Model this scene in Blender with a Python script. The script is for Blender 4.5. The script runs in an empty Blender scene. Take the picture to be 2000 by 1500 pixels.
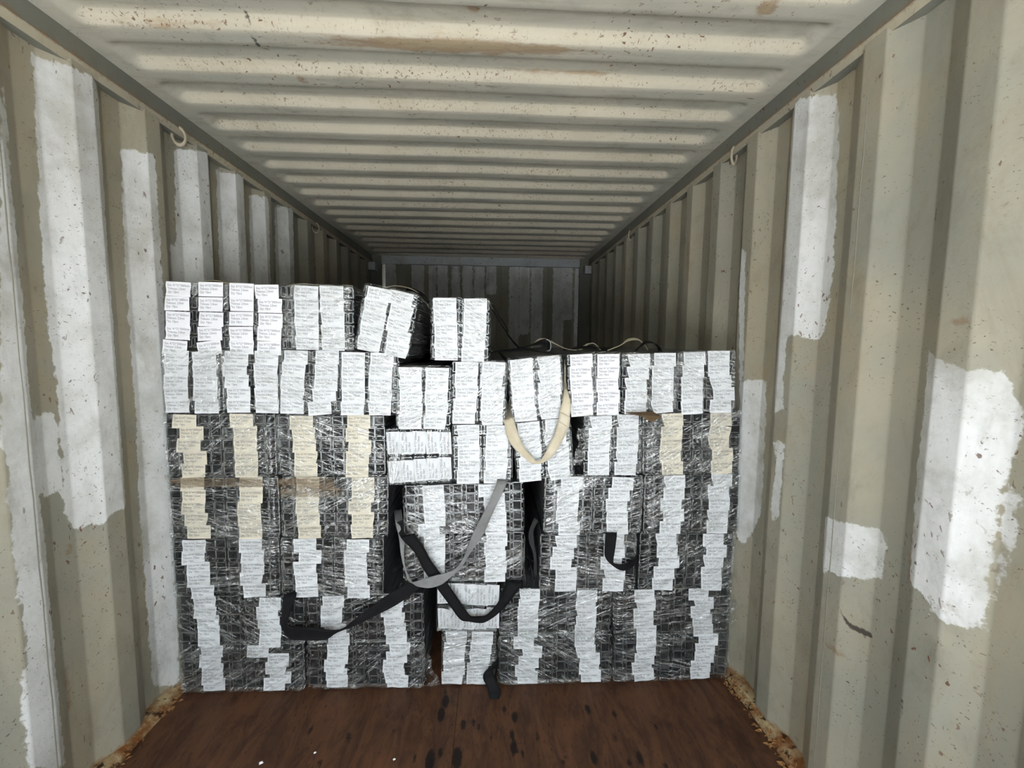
import bpy, bmesh, math, random
import numpy as np
from mathutils import Vector, Matrix

C = bpy.context.scene
COL = C.collection
HW, H = 1.165, 2.371           # half inner width and roof height of the container
DOOR_Y, BACK_Y, FRONT_Y = -0.95, 4.82, 1.72
rng = np.random.default_rng(7)
random.seed(7)

# ------------------------------------------------------------------ camera, sky, sun, exposure
cam = bpy.data.objects.new('camera', bpy.data.cameras.new('camera'))
COL.objects.link(cam)
R_ = Vector((0.9988669665, -0.0465055291, 0.0101004421))
U_ = Vector((-0.0057898029, 0.0919090319, 0.9957505752))
F_ = Vector((0.0472362292, 0.9946808361, -0.0915356381))
cam.matrix_world = Matrix(((R_.x, U_.x, -F_.x, 0.1143877), (R_.y, U_.y, -F_.y, 0.0), (R_.z, U_.z, -F_.z, 1.4403462), (0, 0, 0, 1)))
cam.data.sensor_width = 36.0
cam.data.lens = 15.19632
cam.data.clip_start = 0.02
C.camera = cam

world = bpy.data.worlds.new('world'); C.world = world
world.use_nodes = True
bg = world.node_tree.nodes['Background']
bg.inputs['Color'].default_value = (0.84, 0.92, 1.0, 1)
bg.inputs['Strength'].default_value = 2.3
sun = bpy.data.objects.new('sun', bpy.data.lights.new('sun', 'SUN'))
sun.data.energy = 20.0; sun.data.angle = 0.01; sun.data.color = (1, .975, .945)
sun.rotation_euler = Vector((-0.5, -0.2, -0.84)).to_track_quat('-Z', 'Y').to_euler()
COL.objects.link(sun)
portal = bpy.data.objects.new('door_opening_portal', bpy.data.lights.new('door_opening_portal', 'AREA'))
portal.data.shape = 'RECTANGLE'; portal.data.size = 2.33; portal.data.size_y = 2.37
portal.data.cycles.is_portal = True
portal.location = (0, DOOR_Y, 1.185); portal.rotation_euler = (math.pi / 2, 0, math.pi)
COL.objects.link(portal)
vs = C.view_settings
vs.view_transform = 'Standard'; vs.look = 'None'; vs.gamma = 1.0; vs.use_curve_mapping = False
vs.exposure = 1.68
C.cycles.max_bounces = 8; C.cycles.diffuse_bounces = 5; C.cycles.glossy_bounces = 4
C.cycles.transparent_max_bounces = 16; C.cycles.caustics_reflective = False

# ------------------------------------------------------------------ materials
def srgb(r, g, b):
    f = lambda c: (c / 255) / 12.92 if c <= 10 else ((c / 255 + .055) / 1.055) ** 2.4
    return (f(r), f(g), f(b), 1)

class NT:
    def __init__(s, name):
        s.m = bpy.data.materials.new(name); s.m.use_nodes = True
        s.t = s.m.node_tree; s.t.nodes.clear()
        s.out = s.t.nodes.new('ShaderNodeOutputMaterial')
    def n(s, typ, props=None, **inp):
        d = s.t.nodes.new(typ)
        for k, v in (props or {}).items(): setattr(d, k, v)
        for k, v in inp.items():
            sock = d.inputs[int(k[1:])] if k[0] == '_' and k[1:].isdigit() else d.inputs[k.replace('_', ' ')]
            if isinstance(v, bpy.types.NodeSocket): s.t.links.new(v, sock)
            else: sock.default_value = v
        return d
    def coord(s): return s.n('ShaderNodeTexCoord').outputs['Object']
    def map(s, v, scale=(1, 1, 1), rot=(0, 0, 0), loc=(0, 0, 0)):
        return s.n('ShaderNodeMapping', Vector=v, Scale=scale, Rotation=rot, Location=loc).outputs[0]
    def noise(s, v, scale, detail=4.0, rough=.55, dist=0.0):
        return s.n('ShaderNodeTexNoise', Vector=v, Scale=scale, Detail=detail, Roughness=rough, Distortion=dist).outputs[0]
    def math(s, op, a, b=0.0, clamp=False):
        return s.n('ShaderNodeMath', {'operation': op, 'use_clamp': clamp}, _0=a, _1=b).outputs[0]
    def step(s, x, lo, hi, a=0.0, b=1.0):
        return s.n('ShaderNodeMapRange', {'interpolation_type': 'SMOOTHSTEP'}, Value=x, From_Min=lo, From_Max=hi, To_Min=a, To_Max=b).outputs[0]
    def mix(s, f, a, b, mode='MIX'):
        d = s.n('ShaderNodeMix', {'data_type': 'RGBA', 'blend_type': mode}, _0=f, _6=a, _7=b); return d.outputs[2]
    def attr(s, name): return s.n('ShaderNodeAttribute', {'attribute_name': name}).outputs['Fac']
    def bump(s, h, strength, dist): return s.n('ShaderNodeBump', Height=h, Strength=strength, Distance=dist).outputs[0]
    def bsdf(s, color, rough=.6, metal=0.0, normal=None, spec=.5):
        kw = dict(Base_Color=color, Roughness=rough, Metallic=metal)
        kw['Specular_IOR_Level'] = spec
        if normal is not None: kw['Normal'] = normal
        return s.n('ShaderNodeBsdfPrincipled', **kw).outputs[0]
    def done(s, sh): s.t.links.new(sh, s.out.inputs['Surface']); return s.m

RUST = srgb(112, 62, 28); RUST_D = srgb(58, 30, 16)

def paint_material(name, base1, base2, patch=True, rust_amount=.0, streak_rot=(1, 1, 1)):
    k = NT(name); v = k.coord()
    low = k.noise(v, 1.6, 5, .6)
    col = k.mix(k.step(low, .35, .65), base1, base2)
    # stained, scuffed coating
    st = k.noise(k.map(v, streak_rot), 5.0, 8, .7, .8)
    col = k.mix(k.math('MULTIPLY', k.step(st, .48, .78), .55), col, srgb(132, 120, 98))
    if patch:
        tn = k.noise(k.map(v, (1, 1.2, .45), loc=(7, 1, 3)), 2.4, 7, .68, .5)
        col = k.mix(k.math('MULTIPLY', k.step(tn, .50, .74), .65), col, srgb(166, 148, 116))
        a = k.attr('paint')
        e = k.math('ADD', a, k.math('MULTIPLY', k.math('SUBTRACT', k.noise(v, 26, 5, .65), .5), .045))
        msk = k.step(e, -.003, .003)
        thin = k.math('MULTIPLY', msk, k.step(k.noise(k.map(v, (1, 1.2, .35)), 9, 6, .65), .2, .62, .62, 1.0))
        wh = k.mix(k.step(k.noise(v, 4, 6, .7), .42, .72), srgb(222, 223, 222), srgb(188, 188, 182))
        col = k.mix(thin, col, wh)
    # grime clouds
    gr = k.noise(k.map(v, (1, 1, .6)), 7, 9, .72, .4)
    col = k.mix(k.math('MULTIPLY', k.step(gr, .5, .8), .45), col, srgb(96, 92, 80))
    # rust attribute blots and free specks
    r = k.attr('rust')
    rr = k.math('ADD', r, k.math('MULTIPLY', k.math('SUBTRACT', k.noise(k.map(v, (.4, 1.3, 1)), 30, 6, .7), .5), .06))
    col = k.mix(k.math('MULTIPLY', k.step(rr, -.008, .012), .8), col, k.mix(k.step(rr, .0, .02), k.mix(k.noise(v, 60, 3), RUST, srgb(140, 112, 78)), srgb(160, 142, 110)))
    zone = k.step(k.noise(v, 2.3, 3), .40, .62)
    cz = k.attr('lit_slope') if name == 'container_roof_paint' else None
    if cz is not None: col = k.mix(k.math('MULTIPLY', cz, .45), col, k.mix(k.noise(v, 9, 4), srgb(208, 198, 174), srgb(188, 170, 138)))  # paler cream painted onto the door-lit roof slopes to brighten them
    sp = k.noise(k.map(v, (1.0, 1.3, .8), (.3, .5, .2)), 55, 3, .5, .6)
    sm = k.math('MULTIPLY', k.step(sp, .655 - rust_amount, .70 - rust_amount), zone)
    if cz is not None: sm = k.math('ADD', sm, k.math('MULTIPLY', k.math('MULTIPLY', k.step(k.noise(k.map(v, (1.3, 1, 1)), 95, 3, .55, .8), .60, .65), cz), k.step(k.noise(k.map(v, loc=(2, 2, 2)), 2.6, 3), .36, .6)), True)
    col = k.mix(k.math('MULTIPLY', sm, .85), col, k.mix(k.noise(v, 12, 2), RUST_D, RUST))
    # long thin scratches
    sc = k.noise(k.map(v, (1, 9, 2.2), (.5, .3, .9)), 9, 3, .5, .3)
    sz = k.step(k.noise(k.map(v, loc=(3, 1, 2)), 3.1, 2), .52, .66)
    col = k.mix(k.math('MULTIPLY', k.math('MULTIPLY', k.step(sc, .69, .72), sz), .8), col, srgb(62, 44, 30))
    so = k.math('ADD', k.attr('soot'), k.math('MULTIPLY', k.math('SUBTRACT', k.noise(v, 120, 3), .5), .012))
    col = k.mix(k.math('MULTIPLY', k.step(so, -.002, .003), .85), col, srgb(44, 38, 34))
    if patch:      # fine dark flecks scattered over the side walls
        fk = k.noise(k.map(v, (1, 1.1, 1.7), (.5, .1, .4)), 110, 2, .5, .6)
        fz = k.step(k.noise(k.map(v, loc=(6, 6, 6)), 3.4, 3), .38, .62)
        col = k.mix(k.math('MULTIPLY', k.math('MULTIPLY', k.step(fk, .665, .70), fz), .8), col, srgb(74, 56, 38))
    bump = k.bump(k.noise(v, 35, 6, .6), .25, .004)
    return k.done(k.bsdf(col, .62, 0, bump, .3))

M = {}
M['wall'] = paint_material('container_wall_paint', srgb(164, 158, 140), srgb(147, 146, 134), True, 0.0, (1, 1.5, .5))
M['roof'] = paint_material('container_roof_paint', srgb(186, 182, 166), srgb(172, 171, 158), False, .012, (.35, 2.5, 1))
M['wall_plain'] = paint_material('rail_lip_paint', srgb(176, 168, 146), srgb(156, 150, 134), False, .02)
M['header'] = paint_material('rear_header_paint', srgb(196, 200, 202), srgb(176, 180, 182), False, .01)
M['rail'] = paint_material('container_rail_paint', srgb(124, 124, 114), srgb(112, 113, 105), False, .0)

def plywood():
    k = NT('stained_plywood'); v = k.coord()
    g = k.noise(k.map(v, (7, 1.8, 3)), 2.6, 8, .72, 1.2)
    col = k.mix(k.step(g, .3, .7), srgb(60, 39, 27), srgb(96, 64, 44))
    bl = k.noise(v, 3.2, 6, .7)
    col = k.mix(k.math('MULTIPLY', k.step(bl, .5, .72), .7), col, srgb(48, 30, 22))
    rd = k.noise(k.map(v, loc=(4, 2, 0)), 4.6, 4)
    col = k.mix(k.math('MULTIPLY', k.step(rd, .52, .75), .5), col, srgb(112, 72, 50))
    e = k.math('ADD', k.attr('knot'), k.math('MULTIPLY', k.math('SUBTRACT', k.noise(v, 70, 3), .5), .012))
    col = k.mix(k.step(e, -.002, .004), col, srgb(26, 16, 12))
    fl = k.noise(k.map(v, (3, .8, 1)), 42, 4, .6)
    col = k.mix(k.math('MULTIPLY', k.step(fl, .60, .68), .8), col, srgb(38, 24, 18))
    return k.done(k.bsdf(col, .62, 0, k.bump(g, .4, .004), .3))
M['floor'] = plywood()

def metal():
    k = NT('galvanised_steel'); v = k.coord()
    s = k.noise(k.map(v, (30, 1.2, 30)), 2.2, 4)
    col = k.mix(s, srgb(140, 143, 145), srgb(172, 175, 176))
    return k.done(k.bsdf(col, .38, .75, None, .5))
M['steel'] = metal()
k = NT('shaded_channel_steel'); M['steel_in'] = k.done(k.bsdf(srgb(88, 91, 92), .45, .5))  # channel sides darkened in colour to stand in for shade in the hollows

def paper(name, c1, c2):
    k = NT(name); v = k.coord()
    col = k.mix(k.noise(v, 22, 4, .6), c1, c2)
    b = k.bump(k.noise(k.map(v, (1, 1, 1.6)), 26, 4, .6, .6), .25, .004)
    return k.done(k.bsdf(col, .55, 0, b, .4))
M['paper'] = paper('white_label_paper', srgb(232, 232, 236), srgb(243, 243, 246))
M['cream'] = paper('cream_label_paper', srgb(226, 215, 194), srgb(238, 228, 210))
k = NT('label_ink'); M['ink'] = k.done(k.bsdf(srgb(112, 112, 118), .7))

def film():
    k = NT('clear_stretch_film')
    v = k.coord(); rnd = k.n('ShaderNodeObjectInfo').outputs['Random']
    off = k.n('ShaderNodeCombineXYZ', X=k.math('MULTIPLY', rnd, 17), Y=0.0, Z=k.math('MULTIPLY', rnd, 31)).outputs[0]
    vv = k.n('ShaderNodeVectorMath', {'operation': 'ADD'}, _0=v, _1=off).outputs[0]
    ang = k.math('MULTIPLY', k.math('SUBTRACT', rnd, .45), 1.3)
    wv = k.n('ShaderNodeVectorRotate', {'rotation_type': 'AXIS_ANGLE'}, Vector=vv, Axis=(0, 1, 0), Angle=ang).outputs[0]
    wob = k.n('ShaderNodeTexNoise', Vector=vv, Scale=7.0, Detail=3.0).outputs[1]
    wv = k.n('ShaderNodeVectorMath', {'operation': 'ADD'}, _0=wv, _1=k.n('ShaderNodeVectorMath', {'operation': 'MULTIPLY'}, _0=wob, _1=(.03, .0, .03)).outputs[0]).outputs[0]
    s1 = k.noise(k.map(wv, (4.2, 4.2, 66)), 1.0, 3, .5)            # drawn-out tension folds
    fine = k.noise(k.map(wv, (5, 5, 150)), 1.0, 2, .5)
    cr = k.noise(vv, 42, 3, .55, 1.6)                           # crushed film
    z1 = k.step(k.noise(k.map(wv, (3.5, 3.5, 9)), 1.0, 2), .44, .56)
    z2 = k.step(k.noise(k.map(vv, loc=(5, 5, 5)), 7.0, 2), .50, .62)
    z3 = k.step(k.noise(k.map(wv, (3, 3, 10), loc=(9, 2, 7)), 1.0, 2), .50, .58)
    folds = k.step(k.math('ABSOLUTE', k.math('SUBTRACT', s1, .5)), .0, .028, 1, 0)
    cridge = k.step(k.math('ABSOLUTE', k.math('SUBTRACT', cr, .5)), 0, .022, 1, 0)
    fridge = k.step(k.math('ABSOLUTE', k.math('SUBTRACT', fine, .5)), 0, .045, 1, 0)
    f = k.math('MAXIMUM', k.math('MULTIPLY', folds, z1), k.math('MULTIPLY', cridge, z2))
    f = k.math('MAXIMUM', f, k.math('MULTIPLY', fridge, z3))
    hgt = k.math('ADD', k.math('ADD', s1, k.math('MULTIPLY', k.math('MULTIPLY', fine, .45), z3)), k.math('MULTIPLY', cr, .9))
    nb = k.bump(hgt, 1.0, .0065)
    lw = k.n('ShaderNodeLayerWeight', Blend=.35, Normal=nb).outputs['Facing']
    gl = k.n('ShaderNodeBsdfGlossy', Color=(1, 1, 1, 1), Roughness=.07, Normal=nb).outputs[0]
    df = k.n('ShaderNodeBsdfDiffuse', Color=(.80, .82, .80, 1), Normal=nb).outputs[0]
    tl = k.n('ShaderNodeBsdfTransparent', Color=(.96, .972, .965, 1)).outputs[0]
    gf = k.math('ADD', k.math('ADD', k.math('MULTIPLY', k.step(k.noise(k.map(vv, loc=(1, 8, 4)), 4.5, 2), .38, .66), .10), k.math('ADD', .02, k.math('MULTIPLY', f, .26))), k.math('MULTIPLY', k.math('POWER', lw, 4.0), .2), True)
    a = k.n('ShaderNodeMixShader', Fac=k.math('MULTIPLY', f, .36), _1=tl, _2=df).outputs[0]
    sh = k.n('ShaderNodeMixShader', Fac=gf, _1=a, _2=gl).outputs[0]
    return k.done(sh)
M['film'] = film()

k = NT('brown_stained_film'); v = k.coord()
s = k.step(k.noise(k.map(v, (6, 6, 40)), 1.0, 4, .6), .35, .6)
M['stained'] = k.done(k.n('ShaderNodeMixShader', Fac=k.math('ADD', .10, k.math('MULTIPLY', s, .38)), _1=k.n('ShaderNodeBsdfTransparent', Color=(.90, .86, .80, 1)).outputs[0], _2=k.bsdf(srgb(146, 128, 106), .3)).outputs[0])

def webbing(name, c1, c2):
    k = NT(name); v = k.coord()
    col = k.mix(k.step(k.noise(v, 9, 5, .65), .3, .7), c1, c2)
    w = k.n('ShaderNodeTexWave', {'bands_direction': 'DIAGONAL'}, Vector=v, Scale=160.0, Distortion=.4).outputs[1]
    return k.done(k.bsdf(col, .75, 0, k.bump(w, .25, .002), .25))
M['cream_web'] = webbing('cream_polyester_webbing', srgb(196, 184, 158), srgb(222, 212, 190))
M['grey_web'] = webbing('grey_polyester_webbing', srgb(118, 118, 118), srgb(142, 142, 142))
M['black_web'] = webbing('black_polyester_webbing', srgb(11, 11, 13), srgb(22, 22, 24))
M['dark_web'] = webbing('dark_grey_webbing', srgb(46, 46, 46), srgb(62, 62, 62))
k = NT('rusted_edge'); v = k.coord()
col = k.mix(k.step(k.noise(v, 11, 6, .7), .35, .62), srgb(176, 158, 122), srgb(120, 76, 40))
col = k.mix(k.step(k.noise(v, 30, 4, .6), .55, .66), col, srgb(52, 32, 20))
M['edge'] = k.done(k.bsdf(col, .8, 0, k.bump(k.noise(v, 40, 5), .6, .006), .2))
k = NT('rust_flake'); v = k.coord()
M['flake'] = k.done(k.bsdf(k.mix(k.noise(v, 23, 3), srgb(96, 56, 28), srgb(186, 142, 92)), .85, 0, None, .2))
k = NT('rope_ring'); M['ring'] = k.done(k.bsdf(srgb(168, 158, 138), .7))
k = NT('brown_cardboard'); v = k.coord()
M['card'] = k.done(k.bsdf(k.mix(k.noise(v, 9, 4), srgb(120, 98, 74), srgb(98, 80, 60)), .85, 0, None, .2))
k = NT('light_block_grey'); M['light_block'] = k.done(k.bsdf(srgb(96, 98, 98), .8))  # grey of the added light-blocking wall
k = NT('concrete_yard'); v = k.coord()
M['yard'] = k.done(k.bsdf(k.mix(k.noise(v, .8, 6), srgb(178, 180, 182), srgb(164, 166, 168)), .85, 0, None, .2))

# ------------------------------------------------------------------ object helpers
def mesh(name, verts, faces, mats, idx=None, smooth=False):
    me = bpy.data.meshes.new(name)
    me.from_pydata([tuple(map(float, v)) for v in verts], [], faces)
    for m in (mats if isinstance(mats, (list, tuple)) else [mats]): me.materials.append(m)
    if idx is not None: me.polygons.foreach_set('material_index', idx)
    if smooth: me.polygons.foreach_set('use_smooth', [True] * len(me.polygons))
    me.update()
    return me
def obj(name, me, parent=None, loc=(0, 0, 0), rot=(0, 0, 0)):
    o = bpy.data.objects.new(name, me); COL.objects.link(o)
    o.location = loc; o.rotation_euler = rot
    if parent: o.parent = parent
    return o
def struct(o): o['kind'] = 'structure'; return o
def thing(o, label, cat, group=None):
    o['label'] = label; o['category'] = cat
    if group: o['group'] = group
    return o
def box_mesh(name, x0, x1, y0, y1, z0, z1, m):
    v = [(x, y, z) for x in (x0, x1) for y in (y0, y1) for z in (z0, z1)]
    f = [(0, 1, 3, 2), (4, 6, 7, 5), (0, 4, 5, 1), (2, 3, 7, 6), (0, 2, 6, 4), (1, 5, 7, 3)]
    return mesh(name, v, f, m)
def grid_faces(nu, nv, flip=False):
    f = []
    for i in range(nu - 1):
        for j in range(nv - 1):
            a = i * nv + j; q = (a, a + 1, a + nv + 1, a + nv)
            f.append(q[::-1] if flip else q)
    return f
def sdf_poly(P, poly):
    """signed distance, positive inside"""
    poly = np.array(poly); d = np.full(len(P), 1e9); ins = np.zeros(len(P), bool)
    for i in range(len(poly)):
        a, b = poly[i], poly[(i + 1) % len(poly)]
        e = b - a; w = P - a
        t = np.clip((w @ e) / max(e @ e, 1e-12), 0, 1)
        d = np.minimum(d, np.hypot(*(w - t[:, None] * e).T))
        c = ((a[1] > P[:, 1]) != (b[1] > P[:, 1]))
        with np.errstate(divide='ignore', invalid='ignore'):
            xi = (b[0] - a[0]) * (P[:, 1] - a[1]) / (b[1] - a[1]) + a[0]
        ins ^= c & (P[:, 0] < xi)
    return np.where(ins, d, -d)
def seg_in(P, lines):
    d = np.full(len(P), -1.0)
    for wd, pts in lines:
        pts = np.array(pts)
        for a, b in zip(pts[:-1], pts[1:]):
            e = b - a; w = P - a; t = np.clip((w @ e) / max(e @ e, 1e-12), 0, 1)
            d = np.maximum(d, wd - np.hypot(*(w - t[:, None] * e).T))
    return d
def set_attr(me, name, vals):
    a = me.attributes.new(name, 'FLOAT', 'POINT'); a.data.foreach_set('value', np.asarray(vals, np.float32))

def vnoise(shape_u, shape_v, seed):
    """smooth 2-D value noise evaluated at coordinate arrays"""
    r = np.random.default_rng(seed); T = r.random((64, 64))
    u, v = shape_u, shape_v
    iu, iv = np.floor(u).astype(int), np.floor(v).astype(int); fu, fv = u - iu, v - iv
    fu = fu * fu * (3 - 2 * fu); fv = fv * fv * (3 - 2 * fv)
    g = lambda a, b: T[a % 64, b % 64]
    return (g(iu, iv) * (1 - fu) * (1 - fv) + g(iu + 1, iv) * fu * (1 - fv) + g(iu, iv + 1) * (1 - fu) * fv + g(iu + 1, iv + 1) * fu * fv)

# ------------------------------------------------------------------ container shell
PITCH = 0.281; DEPTH = 0.036
def prof(y, c0):
    """wall recess depth at y; the slope facing the door is centred on c0"""
    t = np.mod(y - (c0 - .035), PITCH); s = .070; fl = (PITCH - 2 * s) / 2
    return np.where(t < s, DEPTH * (1 - t / s), np.where(t < s + fl, 0, np.where(t < 2 * s + fl, DEPTH * (t - s - fl) / s, DEPTH)))
def breaks(y0, y1, c0):
    s = .070; fl = (PITCH - 2 * s) / 2; ys = [y0, y1]
    k0 = math.floor((y0 - c0) / PITCH) - 1
    for k in range(k0, k0 + 40):
        b = c0 - .035 + k * PITCH
        for a, ln in ((0, s), (s, fl), (s + fl, s), (2 * s + fl, fl)):
            for q in (0.0, .06, .37, .63, .94): ys.append(b + a + ln * q)
    return np.array(sorted(set(round(y, 5) for y in ys if y0 <= y <= y1)))
L_PAINT = [
 [(1.249,2.085),(1.276,2.101),(1.266,1.868),(1.269,1.529),(1.26,1.317),(1.262,0.978),(1.27,0.868),(1.263,0.476),(1.266,0.141),(1.165,0.248),(1.165,0.479),(1.189,0.61),(1.177,0.767),(1.177,0.982),(1.183,1.119),(1.171,1.191)],
 [(1.377,2.253),(1.49,2.272),(1.562,2.283),(1.569,2.255),(1.559,1.975),(1.544,1.378),(1.544,1.02),(1.539,0.856),(1.469,0.856),(1.448,0.838),(1.376,0.844),(1.356,0.91),(1.362,1.07),(1.365,1.384),(1.353,1.461),(1.363,1.802),(1.371,2.048)],
 [(1.274,1.221),(1.351,1.223),(1.359,1.071),(1.354,0.976),(1.306,0.977),(1.264,1.0)],
 [(1.663,2.118),(1.773,2.141),(1.773,1.863),(1.77,1.649),(1.765,1.27),(1.75,0.859),(1.742,0.432),(1.728,0.018),(1.639,0.093),(1.633,0.331),(1.635,0.598),(1.634,0.878),(1.648,1.185),(1.641,1.375),(1.647,1.633),(1.65,1.832)],
 [(1.931,2.233),(2.113,2.294),(2.085,1.503),(1.922,1.497),(1.838,1.576),(1.865,1.822),(1.91,1.84)],
 [(2.204,2.25),(2.383,2.288),(2.362,1.514),(2.183,1.507)], [(2.486,2.233),(2.623,2.265),(2.592,1.522),(2.453,1.517)], [(2.761,2.25),(2.927,2.3),(2.903,1.534),(2.735,1.527)]]
R_PAINT = [
 [(1.575,2.281),(1.519,2.289),(1.398,2.244),(1.381,2.159),(1.358,1.73),(1.37,1.504),(1.39,1.471),(1.5,1.482),(1.504,1.436),(1.502,1.289),(1.562,1.254),(1.566,1.586),(1.569,1.953)],
 [(1.843,1.858),(1.785,1.835),(1.781,1.689),(1.752,1.296),(1.656,1.314),(1.644,1.132),(1.635,0.779),(1.708,0.616),(1.738,0.602),(1.766,1.175)],
 [(1.562,1.078),(1.47,1.105),(1.477,1.033),(1.483,0.82),(1.523,0.784),(1.527,0.822),(1.513,1.061)],
 [(1.569,1.321),(1.504,1.308),(1.495,1.216),(1.549,1.188)],
 [(1.282,0.903),(1.124,0.938),(1.093,0.923),(1.095,0.805),(1.178,0.765),(1.271,0.731)],
 [(1.012,1.429),(0.939,1.401),(0.852,1.389),(0.842,1.337),(0.821,1.298),(0.828,1.232),(0.844,1.162),(0.85,1.024),(0.845,0.822),(0.933,0.806),(0.928,0.848),(0.995,0.847),(0.999,0.859),(1.012,1.16),(1.011,1.353)],
 [(0.842,1.14),(0.81,1.141),(0.814,0.997),(0.833,0.906)]]
def side_wall(name, sx, c0, paint, blots, soot):
    root = struct(obj(name, None, loc=(sx * HW, 0, 0)))
    cuts = [DOOR_Y, .119, 1.235, 2.359, 3.483, BACK_Y]
    zs = np.linspace(0.0, H - .07, 90)
    for i in range(len(cuts) - 1):
        ys = breaks(cuts[i], cuts[i + 1], c0)
        Y, Z = np.meshgrid(ys, zs, indexing='ij')
        dent = .0025 * (vnoise(Y.ravel() * 5 + 9, Z.ravel() * 2.2, 31 + (sx > 0)) - .5)
        X = sx * (prof(Y.ravel(), c0) + dent)
        V = np.stack([X, Y.ravel(), Z.ravel()], 1)
        me = mesh('wall_panel', V, grid_faces(len(ys), len(zs), sx < 0), M['wall'], smooth=True)
        P = V[:, 1:]
        set_attr(me, 'paint', np.max([sdf_poly(P, q) for q in paint], axis=0))
        # rusty foot of the wall, plus single blots
        r = [.035 - P[:, 1]]
        for (cy, cz, ry, rz) in blots: r.append((1 - np.hypot((P[:, 0] - cy) / ry, (P[:, 1] - cz) / rz)) * min(ry, rz))
        set_attr(me, 'rust', np.max(r, axis=0))
        set_attr(me, 'soot', seg_in(P, soot))
        obj('wall_panel', me, root)
        if i:      # weld bead between two sheets
            y = cuts[i]; x = sx * float(prof(np.array([y]), c0)[0])
            v = []; n = 24
            for j in range(n):
                z = (H - .08) * j / (n - 1); wob = .0012 * math.sin(j * 2.1)
                v += [(x, y - .002 + wob, z), (x - sx * .0008, y + wob, z), (x, y + .002 + wob, z)]
            f = []
            for j in range(n - 1):
                a = 3 * j; f += [(a, a + 1, a + 4, a + 3), (a + 1, a + 2, a + 5, a + 4)]
            obj('weld_seam', mesh('weld_seam', v, f, M['weld']), root)
    return root
k = NT('weld_bead'); M['weld'] = k.done(k.bsdf(srgb(142, 140, 128), .7, 0, None, .3))
wl = side_wall('wall_left', -1, 1.42, L_PAINT, [(1.365, .79, .016, .016), (1.58, .33, .05, .010), (1.32, .35, .008, .04)],
               [(.003, [(1.349, .529), (1.421, .519)]), (.0035, [(1.63, .681), (1.593, .62)]), (.003, [(1.573, .843), (1.626, .832)]), (.003, [(1.464, .56), (1.542, .56)]), (.004, [(1.71, 1.623), (1.714, 1.589)]), (.003, [(1.412, .422), (1.46, .37), (1.518, .324)])])
wr = side_wall('wall_right', 1, 1.153, R_PAINT, [(.93, 1.50, .02, .010), (.90, .84, .022, .008), (1.0, .9, .008, .07), (1.2, .52, .03, .010), (1.55, .35, .008, .05)],
               [(.004, [(1.21, .69), (1.18, .645)]), (.010, [(1.16, .622), (1.117, .623)]), (.0035, [(1.115, 1.857), (1.071, 1.827), (1.032, 1.822), (1.022, 1.84), (.987, 1.841)]), (.003, [(1.036, 1.821), (1.044, 1.747)]), (.0035, [(1.1, .52), (1.064, .496), (1.033, .475)]), (.003, [(1.0, .41), (.943, .392)]), (.004, [(.76, .801), (.745, .78)]), (.003, [(.98, .56), (.96, .47), (.97, .42)])])

# back wall: shallow vertical corrugations with patchy touch-up paint
root = struct(obj('wall_back', None, loc=(0, BACK_Y, 0)))
c0b = .05
xs = breaks(-HW - .04, HW + .04, c0b); zs = np.linspace(0, H, 60)
for a, b in ((0, len(xs) // 2), (len(xs) // 2, len(xs) - 1)):
    xx = xs[a:b + 1]
    X, Z = np.meshgrid(xx, zs, indexing='ij')
    V = np.stack([X.ravel(), prof(X.ravel(), c0b), Z.ravel()], 1)
    me = mesh('wall_panel', V, grid_faces(len(xx), len(zs)), M['wall'], smooth=True)
    P = V[:, [0, 2]]
    rects = [(-1.05, -.93, 0, 2.3), (-.76, -.63, 1.75, 2.3), (-.58, -.50, 0, 2.3), (-.48, -.37, 0, 2.3), (-.33, -.24, 1.78, 2.3), (-.21, -.1, 1.82, 2.3), (-.08, .03, 0, 2.3), (.05, .16, 1.98, 2.3),
             (.30, .41, 0, 2.3), (.42, .53, 1.55, 2.3), (.55, .67, 0, 2.3), (.79, .91, 0, 2.3), (.92, 1.0, 1.72, 2.3), (1.03, 1.12, 0, 2.3), (.79, .9, 0, 1.7)]
    set_attr(me, 'paint', np.max([sdf_poly(P, [(x0, z0), (x1, z0), (x1, z1), (x0, z1)]) for x0, x1, z0, z1 in rects], axis=0))
    set_attr(me, 'rust', np.full(len(V), -1.0)); set_attr(me, 'soot', np.full(len(V), -1.0))
    obj('wall_panel', me, root)

# roof: pressed corrugations that stop short of the side rails
ROOFP = .209; RC = 1.411
def rprof(y):
    t = np.mod(y - (RC - .017), ROOFP); s = .034; fl = (ROOFP - 2 * s) / 2
    return np.where(t < s, .026 * (1 - t / s), np.where(t < s + fl, 0, np.where(t < 2 * s + fl, .026 * (t - s - fl) / s, .026)))
ceil = struct(obj('ceiling', None, loc=(0, 0, H)))
def roof_ys(y0, y1):
    s = .034; fl = (ROOFP - 2 * s) / 2; ys = [y0, y1]
    for kk in range(-14, 20):
        b = RC - .017 + kk * ROOFP
        for a, ln, qs in ((0, s, (-.06, .08, .5, .92, 1.06)), (s, fl, (.3, .7)), (s + fl, s, (-.06, .08, .5, .92, 1.06)), (2 * s + fl, fl, (.3, .7))):
            for q in qs: ys.append(b + a + ln * q)
    return np.array(sorted(set(round(y, 5) for y in ys if y0 <= y <= y1)))
blots = [(.0, 1.455, .42, .032), (.41, 2.152, .06, .008), (-.565, 1.663, .018, .02), (.398, 1.737, .02, .02), (-.543, 1.32, .04, .015), (.864, 1.239, .03, .03), (.057, 1.334, .02, .02), (.35, 1.60, .16, .008), (-.85, 1.42, .1, .008), (.3, 2.15, .02, .02)]
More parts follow.
